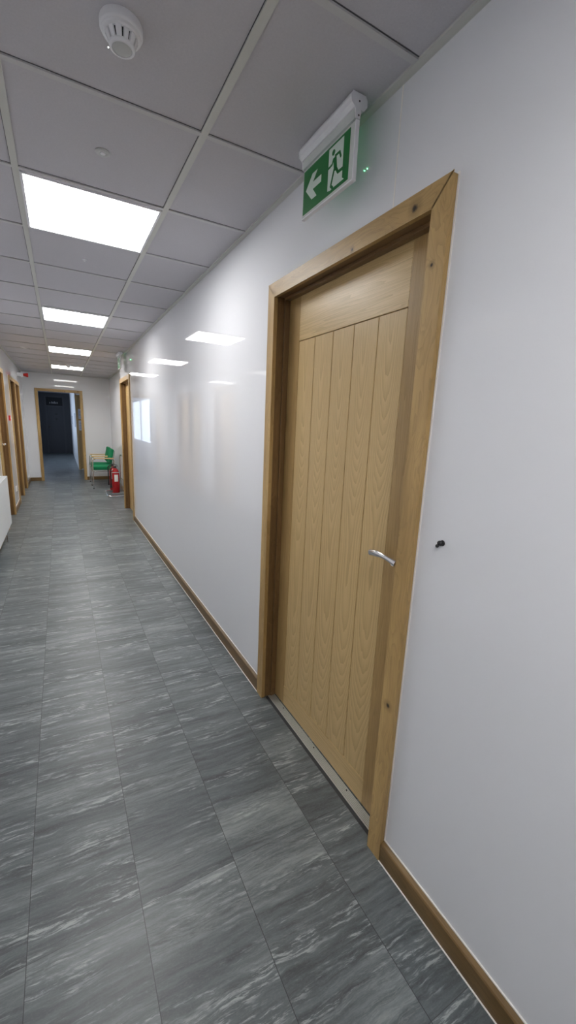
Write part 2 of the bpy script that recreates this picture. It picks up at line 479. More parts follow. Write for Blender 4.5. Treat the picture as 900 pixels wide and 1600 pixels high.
def skirting(name, label, runs, m):
    b = BM()
    for (x0, x1, y0, y1, side) in runs:
        # profile: rounded top arris on the room side
        if side in ('-x', '+x'):
            sg = -1 if side == '-x' else 1; xw = x1 if side == '-x' else x0; th = 0.018
            poly = [(0, 0), (th, 0), (th, 0.070), (th - 0.003, 0.075), (0.002, 0.082), (0, 0.082)]
            prism(b, poly, lambda p, z: (xw + sg * p, y0, z), lambda p, z: (xw + sg * p, y1, z))
        else:
            poly = [(0, 0), (0.018, 0), (0.018, 0.070), (0.015, 0.075), (0.002, 0.082), (0, 0.082)]
            prism(b, poly, lambda p, z: (x0, y1 - p, z), lambda p, z: (x1, y1 - p, z))
    return struct(name, b, m, label)
oa = D_CLEAR / 2 + AW + 0.001; ob = DW / 2 + AW + 0.001
skirting('baseboard_right', 'oak skirting along the glossy right wall', [(-0.018, 0, YB, D1 - oa, '-x'), (-0.018, 0, D1 + oa, D2 - oa, '-x')], M_skirt)
skirting('baseboard_recess', 'oak skirting of the recessed wall behind the chairs', [(XR2 - 0.018, XR2, 7.64, YE, '-x')], M_skirt)
skirting('baseboard_left', 'oak skirting along the left wall', [(XL, XL + 0.018, YB, D3 - oa, '+x'), (XL, XL + 0.018, D3 + oa, D4 - ob, '+x'), (XL, XL + 0.018, D5 + ob, YE, '+x')], M_skirt)
skirting('baseboard_end', 'oak skirting on both sides of the end doorway', [(XL + 0.018, EX0 - AW - 0.001, YE - 0.018, YE, '-y'), (EX1 + AW + 0.001, XR2 - 0.018, YE - 0.018, YE, '-y')], M_skirtx)
b = BM()
for (a, c) in ((YB, D1 - oa), (D1 + oa, D2 - oa)):
    box(b, -0.0035, 0, a, c, 0.082, 0.0865)
    box(b, -0.022, -0.018, a, c, 0, 0.0025)
for dc in (D1, D2):
    for sgn in (-1, 1):
        yb = dc + sgn * oa
        box(b, -0.003, 0, min(yb, yb + sgn * 0.005), max(yb, yb + sgn * 0.005), 0.082, D_TOP + AW + 0.003)
    box(b, -0.003, 0, dc - oa, dc + oa, D_TOP + AW, D_TOP + AW + 0.003)
struct('trim_5', b, M_bead, 'white sealant bead around the oak frames and skirting of the right wall')
b = BM()
for (a, c) in ((D3 + oa, D4 - ob),):
    box(b, XL, XL + 0.0035, a, c, 0.082, 0.0865)
for dc, hwid in ((D3, oa), (D4, ob), (D5, ob)):
    for sgn in (-1, 1):
        if (dc == D4 and sgn == 1) or (dc == D5 and sgn == -1): continue
        yb = dc + sgn * hwid
        box(b, XL, XL + 0.003, min(yb, yb + sgn * 0.006), max(yb, yb + sgn * 0.006), 0.082, D_TOP + AW + 0.003)
struct('trim_6', b, M_bead, 'white sealant bead around the oak frames of the left wall')

# ------------------------------------------------------------------ doors
def lever(parent, y, z, x0, sgn=1):
    """lever handle: rose, spindle and flared lever; sgn points the lever along y"""
    b = BM()
    lathe(b, [(0, -0.012), (0.021, -0.012), (0.0255, -0.008), (0.026, 0.0), (0, 0.0)], x0, y, z, 32, 'x')
    tube(b, [(x0 - 0.004, y, z), (x0 - 0.050, y, z)], 0.0105, 16)
    n = 16; pts = []; rad = []
    for k in range(n + 1):
        t = k / n
        pts.append((x0 - 0.046 - 0.006 * math.sin(t * PI) + 0.010 * t * t, y + sgn * (-0.010 + 0.140 * t), z + 0.012 * math.sin(t * PI * 0.95) - 0.004 * t))
        rad.append(0.0118 - 0.0035 * math.sin(min(1, t * 1.5) * PI) + 0.001 * t)
    tube(b, pts, 0.01, 16, radii=rad, flat=0.62, up=(1, 0, 0))
    return obj('handle', b, M_chrome, parent, 40)

def make_door(name, label, loc, rz, clear=D_CLEAR, leaf=True, depth=0.11, top=D_TOP, threshold=False, handle=-1, gap_bottom=0.008):
    """local frame: wall face is x=0, the corridor lies towards -x, the leaf closes at x=0.065"""
    d = empty(name, loc, rz); tag(d, label, 'door', None, 'structure')
    h = clear / 2
    # architrave legs and mitred head
    for s in (-1, 1):
        b = BM()
        poly = [(s * h, 0.0), (s * (h + AW), 0.0), (s * (h + AW), top + AW), (s * h, top)]
        prism(b, poly, lambda p, z: (-0.021, p, z), lambda p, z: (0, p, z))
        bmesh.ops.bevel(b, geom=b.edges[:], offset=0.0018, segments=2, affect='EDGES')
        obj('architrave', b, M_oakz, d)
    b = BM()
    poly = [(-h, top), (h, top), (h + AW, top + AW), (-h - AW, top + AW)]
    prism(b, poly, lambda p, z: (-0.021, p, z), lambda p, z: (0, p, z))
    bmesh.ops.bevel(b, geom=b.edges[:], offset=0.0018, segments=2, affect='EDGES')
    obj('architrave_head', b, M_oaky, d)
    # lining with a 5 mm quirk, and planted stops in front of the leaf
    q = 0.005
    lx = 0.064 if leaf else depth
    for s in (-1, 1):
        b = BM(); ya, yb = s * (h + q), s * (h + HP)
        box(b, 0.0, lx, min(ya, yb), max(ya, yb), 0, top + HP, 0.0008, seg=1); obj('lining', b, M_liningz, d)
    b = BM(); box(b, 0.0, lx, -h - q, h + q, top + q, top + HP, 0.0008, seg=1); obj('lining_head', b, M_liningy, d)
    if leaf:
        for s in (-1, 1):
            b = BM(); ya, yb = s * (h - 0.008), s * (h + q)
            box(b, 0.036, 0.064, min(ya, yb), max(ya, yb), 0, top + q, 0.0015); obj('door_stop', b, M_liningz, d)
        b = BM(); box(b, 0.036, 0.064, -h + 0.008, h - 0.008, top - 0.008, top + q, 0.0015); obj('door_stop_head', b, M_liningy, d)
        lf = newobj('door_leaf', None, d)
        X0, X1 = 0.065, 0.105
        e = h + 0.030; zt = top + 0.030; st = 0.1875 - 0.0
        # framing: stiles run full height, rails between them
        pw = 0.346 * clear / 0.94 if clear < 0.93 else 0.346
        py0, py1 = (-0.325, 0.367) if clear > 0.93 else (-pw, pw)
        pz0, pz1 = 0.120, 1.925
        for a, c in ((-e, py0), (py1, e)):
            b = BM(); box(b, X0, X1, a, c, gap_bottom, zt, 0.0012, seg=1); obj('stile', b, M_stile, lf)
        b = BM(); box(b, X0, X1, py0, py1, pz1, zt, 0.0012, seg=1); obj('top_rail', b, M_rail, lf)
        b = BM(); box(b, X0, X1, py0, py1, gap_bottom, pz0, 0.0012, seg=1); obj('bottom_rail', b, M_rail, lf)
        # five tongue and groove boards, V-grooved
        b = BM(); nb = 5; bw = (py1 - py0) / nb; g = 0.0019; gd = 0.010; ar = 0.0012
        poly = []
        for k in range(nb):
            ya, yb = py0 + k * bw + g, py0 + (k + 1) * bw - g
            poly += [(gd, ya), (0.0008 + ar, ya), (0.0008, ya + ar), (0.0008, yb - ar), (0.0008 + ar, yb), (gd, yb)]
        poly += [(0.034, py1 - g), (0.034, py0 + g)]
        gz = 0.0035
        prism(b, poly, lambda p, y: (X0 + p, y, pz0 + gz), lambda p, y: (X0 + p, y, pz1 - gz))
        box(b, X0 + 0.0115, X1 - 0.007, py0, py1, pz0, pz1)
        obj('boarded_panel', b, M_panel, lf)
        if handle:
            hy = handle * (h - 0.052)
            lever(lf, hy, 1.098, X0, -handle)
    if threshold:
        b = BM(); box(b, 0.022, 0.064, -h + 0.002, h - 0.002, 0, 0.0022, mi=1)
        box(b, 0.0215, 0.0265, -h + 0.002, h - 0.002, 0, 0.0062, 0.001, seg=1)
        for k in range(5):
            box(b, 0.0295 + k * 0.0068, 0.0335 + k * 0.0068, -h + 0.002, h - 0.002, 0.001, 0.0058, 0.0006, seg=1)
        box(b, 0.006, 0.0213, -h + 0.002, h - 0.002, 0, 0.0012, mi=2)
        th = obj('threshold_strip', b, [M_alu, plain('groove_grey', (0.16, 0.16, 0.15), 0.6), plain('edge_black', (0.035, 0.037, 0.04), 0.5)], d)
        for y in (0.335, 0.02, -0.245, ):
            b = BM(); lathe(b, [(0.0032, 0.0), (0.0032, 0.0064), (0.001, 0.0068), (0, 0.0062)], 0.050, y, 0, 12)
            obj('screw', b, M_dark, th)
    return d

make_door('door_1', 'closed oak door with five vertical grooved boards nearest on the right wall', (0, D1, 0), 0, threshold=True)
make_door('door_2', 'oak door frame farther along the right wall before the green chairs', (0, D2, 0), 0)
make_door('door_3', 'oak door on the left wall just past the white radiator', (XL, D3, 0), PI, handle=-1)
make_door('door_4', 'nearer of the two adjoining narrow oak doors at the end of the left wall', (XL, D4, 0), PI, clear=DW, handle=1)
make_door('door_5', 'farther of the two adjoining narrow oak doors at the end of the left wall', (XL, D5, 0), PI, clear=DW, handle=1)
make_door('door_6', 'oak framed open doorway in the end wall of the corridor', ((EX0 + EX1) / 2, YE, 0), PI / 2, clear=EX1 - EX0, leaf=False, top=D_TOP - 0.01)
make_door('door_7', 'oak door with white notices seen through the end doorway', (DPX, YL, 0), PI / 2, handle=0)
# door at the far end of the passage with a dark fanlight
d8 = empty('door_8', (-1.09, YP, 0), PI / 2); tag(d8, 'dark grey door with a fanlight at the far end of the unlit passage', 'door', None, 'structure')
b = BM()
box(b, -0.03, 0, -0.36, -0.30, 0, 2.40); box(b, -0.03, 0, 0.30, 0.36, 0, 2.40); box(b, -0.03, 0, -0.30, 0.30, 2.34, 2.40); box(b, -0.03, 0, -0.30, 0.30, 1.96, 2.0)
obj('frame', b, plain('grey_gloss', (0.065, 0.068, 0.076), 0.6), d8)
b = BM(); box(b, -0.012, 0, -0.30, 0.30, 0.005, 1.96, 0.002); lf = obj('door_leaf', b, plain('grey_door', (0.048, 0.05, 0.058), 0.6), d8)
b = BM(); box(b, -0.008, 0, -0.30, 0.30, 2.0, 2.34); fl_ = obj('fanlight', b, M_glassdark, d8)
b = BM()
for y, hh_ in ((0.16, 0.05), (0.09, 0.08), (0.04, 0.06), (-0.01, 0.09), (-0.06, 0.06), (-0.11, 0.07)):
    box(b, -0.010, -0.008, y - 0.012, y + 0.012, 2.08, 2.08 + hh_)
obj('pale_strips', b, plain('pale_grey', (0.5, 0.5, 0.52), 0.6), fl_)  # plain pale strips for the unreadable marks on the fanlight
b = BM(); lathe(b, [(0, -0.06), (0.03, -0.06), (0.035, -0.045), (0.012, -0.03), (0.012, -0.012), (0.04, -0.012), (0.04, 0)], -0.012, 0.24, 1.12, 20, 'x'); obj('knob', b, M_black, lf, 40)
b = BM(); box(b, -0.016, -0.012, -0.09, 0.01, 1.62, 1.68); box(b, -0.016, -0.012, -0.08, 0.0, 1.40, 1.50); obj('door_plate', b, M_black, lf)

# notices on the lobby door and wall
def notice(x, z, w_, h_, label, lines):
    nt = obj('paper_notice', box(BM(), -0.0004, 0.0004, -w_ / 2, w_ / 2, 0, h_), M_paper)
    nt.location = (x, YL + 0.0645, z); nt.rotation_euler = (0, 0, PI / 2)
    b = BM()
    for k in range(lines):
        zz = h_ - 0.05 - k * (h_ - 0.08) / lines
        ll = w_ * (0.80 if k % 4 else 0.5)
        box(b, -0.0008, -0.0004, -w_ * 0.40, -w_ * 0.40 + ll, zz, zz + 0.006)
    obj('printed_lines', b, M_ink, nt)
    tag(nt, label, 'notice', 'notices on the lobby door')
notice(-0.335, 1.50, 0.21, 0.297, 'upper white paper notice on the oak door beyond the end doorway', 10)
notice(-0.340, 1.165, 0.21, 0.297, 'lower white paper notice on the oak door beyond the end doorway', 12)
for i, (y, z, hgt, lab) in enumerate(((14.6, 1.25, 0.42, 'nearer pale board on the white passage wall'), (17.6, 1.30, 0.30, 'farther pale board on the white passage wall'))):
    nb_ = obj('notice_board', box(BM(), -0.012, 0.001, -0.3, 0.3, 0, hgt, 0.003), plain('grey_board_%d' % i, (0.42, 0.45, 0.50), 0.6)); nb_.location = (XP, y, z)
    tag(nb_, lab, 'board', 'boards on the passage wall')

# ------------------------------------------------------------------ ceiling lights
def make_light():
    r = empty('ceiling_light')
    b = BM(); a, c = 0.286, 0.276
    box(b, -a, a, -a, -c, 0.0, 0.010); box(b, -a, a, c, a, 0.0, 0.010); box(b, -a, -c, -c, c, 0.0, 0.010); box(b, c, a, -c, c, 0.0, 0.010)
    box(b, -a, a, -a, a, 0.012, 0.02)
    obj('frame', b, M_white, r)
    b = BM(); box(b, -0.2795, 0.2795, -0.2795, 0.2795, 0.0035, 0.011)
    obj('diffuser', b, M_light, r)
    la = bpy.data.lights.new('led_lamp', 'AREA'); la.shape = 'SQUARE'; la.size = 0.55
    la.energy = 2.2; la.color = (1.0, 0.985, 0.96); la.spread = math.radians(150)
    lo_ = newobj('led_lamp', la, r); lo_.location = (0, 0, 0.003)
    return r
lp = make_light()
labs = {0: 'largest and nearest square ceiling light panel', 4: 'second ceiling light panel, beyond the nearest one', 8: 'third ceiling light panel, between the second and the one by the end wall',
        12: 'farthest ceiling light panel, just before the end wall', -4.8: 'unseen ceiling light panel added behind the camera to light the near wall'}
for i, k in enumerate((0, 4, 8, 12, -4.8)):  # last panel is out of view, added to brighten the near wall
    o = lp if i == 0 else copy_tree(lp)
    lam = [c for c in o.children if c.type == 'LIGHT'][0]
    lam.data = lam.data.copy(); lam.data.energy = {0: 1.0, 4: 3.5, 8: 6.0, 12: 7.5}.get(k, 4.0)
    o.location = (G1 - T / 2, Y0 + T * k + T / 2, H - 0.0052)
    tag(o, labs[k], 'light', 'square ceiling light panels')
# the lit panels take the place of tiles: nothing else needed above them

# ------------------------------------------------------------------ smoke detector and ceiling fittings
sd = empty('smoke_detector', (-0.733, 1.342, H + 0.006)); tag(sd, 'white round smoke detector with slotted neck on the nearest ceiling tile', 'smoke detector')
b = BM(); lathe(b, [(0, 0), (0.0515, 0), (0.0525, -0.004), (0.0525, -0.017), (0.0505, -0.021), (0.045, -0.024), (0.0, -0.024)], n=64); obj('base', b, M_white, sd, 40)
b = BM(); lathe(b, [(0.0475, -0.0225), (0.046, -0.0275), (0.0435, -0.029), (0.030, -0.0285)], n=64)
lathe(b, [(0.0, -0.0275), (0.0345, -0.0275), (0.025, -0.050), (0.0, -0.050)], n=48, mi=1)
for k in range(12):
    a = 2 * PI * (k + 0.35) / 12
    t = bmesh.new(); bmesh.ops.create_cube(t, size=1.0)
    for v in t.verts:
        zz = v.co.z + 0.5
        rr = 0.0305 + 0.0095 * zz
        v.co = Vector((rr - 0.004 + v.co.x * 0.008, v.co.y * ((0.0098 if k % 2 else 0.0118) + 0.0032 * zz), -0.051 + zz * 0.0235))
    bmesh.ops.bevel(t, geom=t.edges[:], offset=0.0008, segments=1, affect='EDGES')
    merge(b, t, Matrix.Rotation(a, 4, 'Z'))
obj('slotted_neck', b, [M_white, M_dark], sd, 40)
b = BM(); lathe(b, [(0.031, -0.046), (0.0318, -0.048), (0.0312, -0.0525), (0.028, -0.0548), (0.0245, -0.0548), (0.0240, -0.0535), (0.024, -0.047), (0.031, -0.046)], n=48)
obj('ring', b, M_white, sd, 50)
b = BM(); lathe(b, [(0.0236, -0.048), (0.0233, -0.0536), (0.022, -0.0544), (0, -0.0544)], n=48); obj('cap', b, M_cap, sd, 40)
b = BM(); lathe(b, [(0, -0.002), (0.0012, -0.0016), (0.0016, 0)], -0.031, 0.020, -0.048, 10); obj('indicator', b, emissive('pale_led', (0.9, 1, 0.95), 4.0), sd)

cd = empty('ceiling_disc', (-0.728, 1.925, H + 0.006)); tag(cd, 'small white sensor disc on the tile between the smoke detector and nearest light', 'sensor')
b = BM(); lathe(b, [(0, 0), (0.0265, 0), (0.027, -0.003), (0.024, -0.0055), (0.016, -0.006), (0.0145, -0.0048), (0.0, -0.0048)], n=48); obj('cover', b, M_cap, cd, 40)
b = BM(); lathe(b, [(0.010, -0.0045), (0.009, -0.0075), (0.0, -0.0085)], n=24); obj('lens', b, M_white, cd, 40)
def flat_disc(name, x, y, r, label):
    o = empty(name, (x, y, H + 0.006))
    b = BM(); lathe(b, [(0, 0), (r, 0), (r, -0.004), (r * 0.8, -0.008), (r * 0.66, -0.009), (r * 0.6, -0.006), (0, -0.005)], n=40); obj('ring', b, M_white, o, 40)
    b = BM(); lathe(b, [(r * 0.5, -0.004), (r * 0.42, -0.014), (0, -0.016)], n=28); obj('lens', b, M_white, o, 40)
    tag(o, label, 'sensor')
flat_disc('ceiling_sensor', -0.732, 3.15, 0.012, 'tiny pale fitting on the tile just beyond the nearest light')
flat_disc('downlight', -1.325, 7.50, 0.055, 'round white ceiling fitting near the left wall above the oak doors')
fd = empty('ceiling_detector', (-0.724, 9.25, H + 0.006)); tag(fd, 'small detector hanging in front of the farthest ceiling light', 'smoke detector')
b = BM(); lathe(b, [(0, 0), (0.05, 0), (0.05, -0.02), (0.03, -0.03), (0.028, -0.05), (0, -0.052)], n=32); obj('base', b, M_white, fd, 40)

# ------------------------------------------------------------------ exit signs
def make_sign():
    """top centre at the ceiling; faces -x; length along y (+y shows left)"""
    r = empty('exit_sign')
    L0, L1 = -0.157, 0.157
    b = BM()
    prof = [(-0.022, 0), (0.024, 0), (0.030, -0.010), (0.030, -0.026), (0.022, -0.038), (-0.014, -0.038), (-0.024, -0.028), (-0.027, -0.012)]
    prism(b, prof, lambda x, z: (x, L0 + 0.004, z), lambda x, z: (x, L1 - 0.004, z))
    obj('housing', b, M_white, r, 30)
    for s in (-1, 1):
        b = BM(); ya, yb = (L0, L0 + 0.004) if s < 0 else (L1 - 0.004, L1)
        capp = [(-0.023, 0), (0.025, 0), (0.032, -0.010), (0.032, -0.027), (0.023, -0.039), (0.010, -0.040), (0.008, -0.064), (-0.008, -0.064), (-0.011, -0.040), (-0.026, -0.028), (-0.029, -0.012)]
        prism(b, capp, lambda x, z: (x, ya, z), lambda x, z: (x, yb, z))
        br = obj('end_bracket', b, M_white, r)
        for zz in (-0.020, -0.056):
            b = BM()
            lathe(b, [(0, -0.0006), (0.0026, -0.0006), (0.0026, 0.0006), (0, 0.0006)], 0.002, L0 if s < 0 else L1, zz, 14, 'y')
            obj('screw', b, M_dark, br)
    b = BM(); box(b, -0.010, 0.012, L0 + 0.005, L1 - 0.005, -0.064, -0.037, 0.001, seg=1); obj('rail', b, M_acryl, r)
    b = BM(); box(b, -0.004, 0.008, L0 + 0.006, L1 - 0.004, -0.222, -0.066, 0.001, seg=1); pn = obj('panel', b, M_acryl, r)
    b = BM(); box(b, -0.005, 0.009, L0 + 0.002, L0 + 0.006, -0.222, -0.066, 0.0008, seg=1); box(b, -0.005, 0.009, L0 + 0.002, L1 - 0.002, -0.227, -0.222, 0.0008, seg=1); obj('edge_frame', b, M_white, r)
    # pictogram: arrow and running figure in a doorway
    PY, PW, PZ, PH = L1 - 0.010, 0.276, -0.214, 0.140
    f = lambda x: (lambda u, v: (x, PY - u * PW, PZ + v * PH))
    b = BM()
    prism(b, [(0, 0), (1, 0), (1, 1), (0, 1)], f(-0.0040), f(-0.0050), 0)
    prism(b, [(0.062, 0.52), (0.215, 0.80), (0.335, 0.80), (0.235, 0.60), (0.43, 0.60), (0.43, 0.44), (0.235, 0.44), (0.335, 0.22), (0.215, 0.22)], f(-0.0050), f(-0.0053), 1)
    prism(b, [(0.585, 0.955), (0.885, 0.955), (0.885, 0.13), (0.925, 0.075), (0.70, 0.075), (0.645, 0.06), (0.585, 0.09)], f(-0.0050), f(-0.0053), 1)
    A = PW / PH
    def limb(pts, w, x0=-0.0053, x1=-0.0056, mi=0):
        for (a, c) in zip(pts, pts[1:]):
            dx, dy = (c[0] - a[0]) * A, c[1] - a[1]; l = math.hypot(dx, dy); nx, ny = -dy / l * w / 2, dx / l * w / 2
            prism(b, [(a[0] + nx / A, a[1] + ny), (a[0] - nx / A, a[1] - ny), (c[0] - nx / A, c[1] - ny), (c[0] + nx / A, c[1] + ny)], f(x0), f(x1), mi)
            disc(c, w / 2, x0, x1, mi)
    def disc(c, r_, x0=-0.0053, x1=-0.0056, mi=0):
        prism(b, [(c[0] + r_ * math.cos(k * PI / 8) / A, c[1] + r_ * math.sin(k * PI / 8)) for k in range(16)], f(x0), f(x1), mi)
    disc((0.683, 0.815), 0.062)
    limb([(0.715, 0.70), (0.738, 0.46)], 0.125)
    limb([(0.695, 0.69), (0.665, 0.585), (0.590, 0.565)], 0.052)
    limb([(0.715, 0.715), (0.812, 0.712), (0.838, 0.60)], 0.058)
    limb([(0.745, 0.46), (0.797, 0.318), (0.925, 0.312)], 0.070)
    limb([(0.720, 0.47), (0.697, 0.36), (0.655, 0.145), (0.695, 0.085)], 0.062)
    obj('pictogram', b, [M_sgreen, M_swhite], pn)
    b = BM()
    for dy in (0.0, 0.015):
        lathe(b, [(0, 0.003), (0.0014, 0.0026), (0.0021, 0)], 0.0085, 0.0 + dy, -0.0755, 12, 'x')
    obj('indicator', b, M_led, r)
    return r
sg = make_sign(); sg.location = (-0.088, 1.338, H)
tag(sg, 'hanging green exit sign with left arrow and running figure above the nearest oak door', 'exit sign', 'hanging exit signs')
s2 = copy_tree(sg); s2.location = (-0.085, 6.95, H)
tag(s2, 'far exit sign seen nearly edge on, above the second oak frame by the chairs', 'exit sign', 'hanging exit signs')

# ------------------------------------------------------------------ wall peg by the door
pg = empty('wall_peg', (0, 0.757, 1.226)); tag(pg, 'small black rubber peg on the white wall right of the nearest door', 'peg')
b = BM(); lathe(b, [(0, -0.004), (0.0075, -0.004), (0.0085, -0.002), (0.0085, 0), (0, 0)], n=24, axis='x'); obj('base', b, M_black, pg, 40)
b = BM(); tube(b, [(-0.003, 0, 0), (-0.006, 0, 0), (-0.010, 0.001, -0.001)], 0.006, 12, radii=[0.0065, 0.006, 0.0065]); obj('stem', b, M_black, pg, 50)
b = BM(); bmesh.ops.create_icosphere(b, subdivisions=3, radius=0.0082, matrix=Matrix.Translation((-0.010, 0.001, 0.0)) @ Matrix.Scale(0.8, 4, (1, 0, 0)))
bmesh.ops.create_icosphere(b, subdivisions=2, radius=0.0055, matrix=Matrix.Translation((-0.012, 0.007, -0.009))); obj('knob', b, M_black, pg, 60)

# ------------------------------------------------------------------ radiator
RY0, RY1 = 4.35, 6.03
rad = empty('radiator', (XL, (RY0 + RY1) / 2, 0)); tag(rad, 'white panel radiator low on the left wall', 'radiator')
hl = (RY1 - RY0) / 2
b = BM(); box(b, 0.092, 0.100, -hl + 0.004, hl - 0.004, 0.195, 0.785, 0.003); obj('front_panel', b, M_white2, rad)
b = BM(); box(b, 0.030, 0.038, -hl + 0.004, hl - 0.004, 0.195, 0.785, 0.003); obj('back_panel', b, M_white2, rad)
for s in (-1, 1):
    b = BM(); y = s * hl; box(b, 0.026, 0.101, min(y, y - s * 0.004), max(y, y - s * 0.004), 0.20, 0.795, 0.0015, seg=1); obj('side_panel', b, M_white2, rad)
b = BM(); n = 56
for k in range(n):
    y = -hl + 0.012 + k * (2 * hl - 0.024) / (n - 1)
    box(b, 0.038, 0.092, y - 0.006, y + 0.006, 0.788, 0.794)
box(b, 0.026, 0.040, -hl + 0.004, hl - 0.004, 0.786, 0.796, 0.001, seg=1); box(b, 0.088, 0.101, -hl + 0.004, hl - 0.004, 0.786, 0.796, 0.001, seg=1)
obj('top_grille', b, M_white2, rad)
for y in (-hl + 0.2, hl - 0.2):
    b = BM(); box(b, 0.001, 0.030, y - 0.015, y + 0.015, 0.30, 0.70); obj('bracket', b, M_white2, rad)
for y in (-hl + 0.05, hl - 0.22):
    b = BM()
    tube(b, [(0.065, y, 0.0), (0.065, y, 0.205)], 0.0075, 12)
    lathe(b, [(0.0, 0.12), (0.014, 0.12), (0.016, 0.135), (0.016, 0.17), (0.012, 0.18), (0, 0.18)], 0.065, y, 0, 16)
    obj('valve_pipe', b, M_chrome, rad, 40)

# ------------------------------------------------------------------ fire call point and sounder on the left wall
cp = empty('fire_call_point', (XL, 8.03, 1.485)); tag(cp, 'small red break glass call point between the left wall doors', 'call point')
b = BM(); box(b, 0, 0.024, -0.040, 0.040, -0.040, 0.040, 0.004); obj('box', b, M_redp, cp)
b = BM(); box(b, 0.024, 0.026, -0.026, 0.026, -0.020, 0.020); obj('glass', b, M_label, cp)
fs = empty('alarm_sounder', (XL, 10.45, 2.365)); tag(fs, 'white and red fire alarm sounder high in the left corner', 'alarm sounder')
b = BM(); box(b, -0.001, 0.105, -0.05, 0.05, -0.034, 0.034, 0.008); obj('base', b, M_white, fs)
b = BM(); lathe(b, [(0, 0.105), (0.026, 0.105), (0.030, 0.125), (0.040, 0.165), (0.042, 0.185), (0.036, 0.192), (0.02, 0.18), (0, 0.175)], n=32, axis='x'); obj('horn', b, M_redp, fs, 40)
sw = empty('wall_socket', (XL, 8.06, 0.33)); tag(sw, 'white socket low on the wall strip between the left doors', 'socket')
b = BM(); box(b, 0, 0.012, -0.07, 0.07, -0.043, 0.043, 0.003); obj('plate', b, M_white, sw)
for y in (-0.034, 0.034):
    b = BM()
    for (dy, dz) in ((0, 0.012), (-0.011, -0.01), (0.011, -0.01)):
        box(b, 0.0118, 0.0128, y + dy - 0.003, y + dy + 0.003, dz - 0.004, dz + 0.004)
    obj('slots', b, M_dark, sw)

# ------------------------------------------------------------------ green armchairs
def make_chair():
    r = empty('armchair')
    W = 0.265
    for s in (-1, 1):
        y = s * W
        b = BM(); tube(b, rounded([(-0.262, y, 0.0), (-0.255, y, 0.655), (-0.20, y, 0.655)], 0.045), 0.0115, 12); lathe(b, [(0, 0), (0.015, 0), (0.015, 0.018), (0, 0.02)], -0.262, y, 0, 14, mi=1)
        obj('leg', b, [M_chrome, M_black], r, 50)
        b = BM(); tube(b, rounded([(0.22, y, 0.0), (0.18, y, 0.42), (0.19, y, 0.655), (0.10, y, 0.655)], 0.05), 0.0115, 12); lathe(b, [(0, 0), (0.015, 0), (0.015, 0.018), (0, 0.02)], 0.22, y, 0, 14, mi=1)
        obj('leg', b, [M_chrome, M_black], r, 50)
        b = BM(); box(b, -0.245, 0.175, y - 0.022, y + 0.022, 0.662, 0.688, 0.008); obj('armrest', b, M_beech, r, 40)
    b = BM()
    tube(b, [(-0.258, -W, 0.385), (-0.258, W, 0.385)], 0.010, 12); tube(b, [(0.18, -W, 0.40), (0.18, W, 0.40)], 0.010, 12)
    for s in (-1, 1):
        tube(b, [(-0.258, s * W, 0.385), (0.18, s * W, 0.40)], 0.010, 12)
        tube(b, rounded([(0.17, s * 0.20, 0.40), (0.17, s * 0.20, 0.55), (0.215, s * 0.20, 0.83)], 0.05), 0.010, 12)
    obj('frame', b, M_chrome, r, 50)
    b = BM(); t = bmesh.new(); box(t, -0.25, 0.165, -0.245, 0.245, 0.412, 0.490, 0.022, seg=4)
    for v in t.verts:
        if v.co.z > 0.465: v.co.z += 0.012 * max(0, 1 - (v.co.y / 0.245) ** 2) - 0.02 * max(0, v.co.x)
    merge(b, t); obj('seat', b, M_green_f, r, 50)
    b = BM(); t = bmesh.new(); box(t, -0.03, 0.032, -0.24, 0.24, -0.17, 0.17, 0.022, seg=4)
    for v in t.verts: v.co.x += 0.035 * (v.co.y / 0.24) ** 2 * -1
    merge(b, t, Matrix.Translation((0.160, 0, 0.700)) @ Matrix.Rotation(math.radians(11), 4, 'Y'))
    obj('backrest', b, M_green_f, r, 50)
    return r
ch = make_chair(); ch.location = (-0.10, 10.16, 0)
tag(ch, 'green upholstered chrome armchair nearer to the fire extinguishers', 'chair', 'green armchairs along the recessed wall')
c2 = copy_tree(ch); c2.location = (-0.10, 10.78, 0)
tag(c2, 'green upholstered chrome armchair in the corner beside the end doorway', 'chair', 'green armchairs along the recessed wall')

# ------------------------------------------------------------------ extinguishers on a chrome stand
st = empty('extinguisher_stand', (0.0, 9.07, 0)); tag(st, 'chrome tube stand holding two red extinguishers by the second oak frame', 'stand')
b = BM(); tube(b, rounded([(0.13, -0.37, 0.018), (-0.17, -0.37, 0.018), (-0.17, 0.37, 0.018), (0.13, 0.37, 0.018)], 0.05), 0.018, 14); obj('base', b, M_chrome, st, 50)
b = BM(); tube(b, rounded([(0.13, -0.37, 0.018), (0.155, -0.37, 0.10), (0.155, -0.30, 0.80), (0.155, 0.30, 0.80), (0.155, 0.37, 0.10), (0.13, 0.37, 0.018)], 0.07), 0.013, 14)
tube(b, [(0.155, -0.35, 0.30), (0.155, 0.35, 0.30)], 0.010, 12); obj('upright', b, M_chrome, st, 50)
for y in (-0.12, 0.28):
    b = BM(); box(b, -0.09, 0.155, y - 0.04, y + 0.04, 0.050, 0.056, 0.002, seg=1); box(b, 0.140, 0.155, y - 0.04, y + 0.04, 0.05, 0.31, 0.002, seg=1); obj('shelf', b, M_chrome, st)
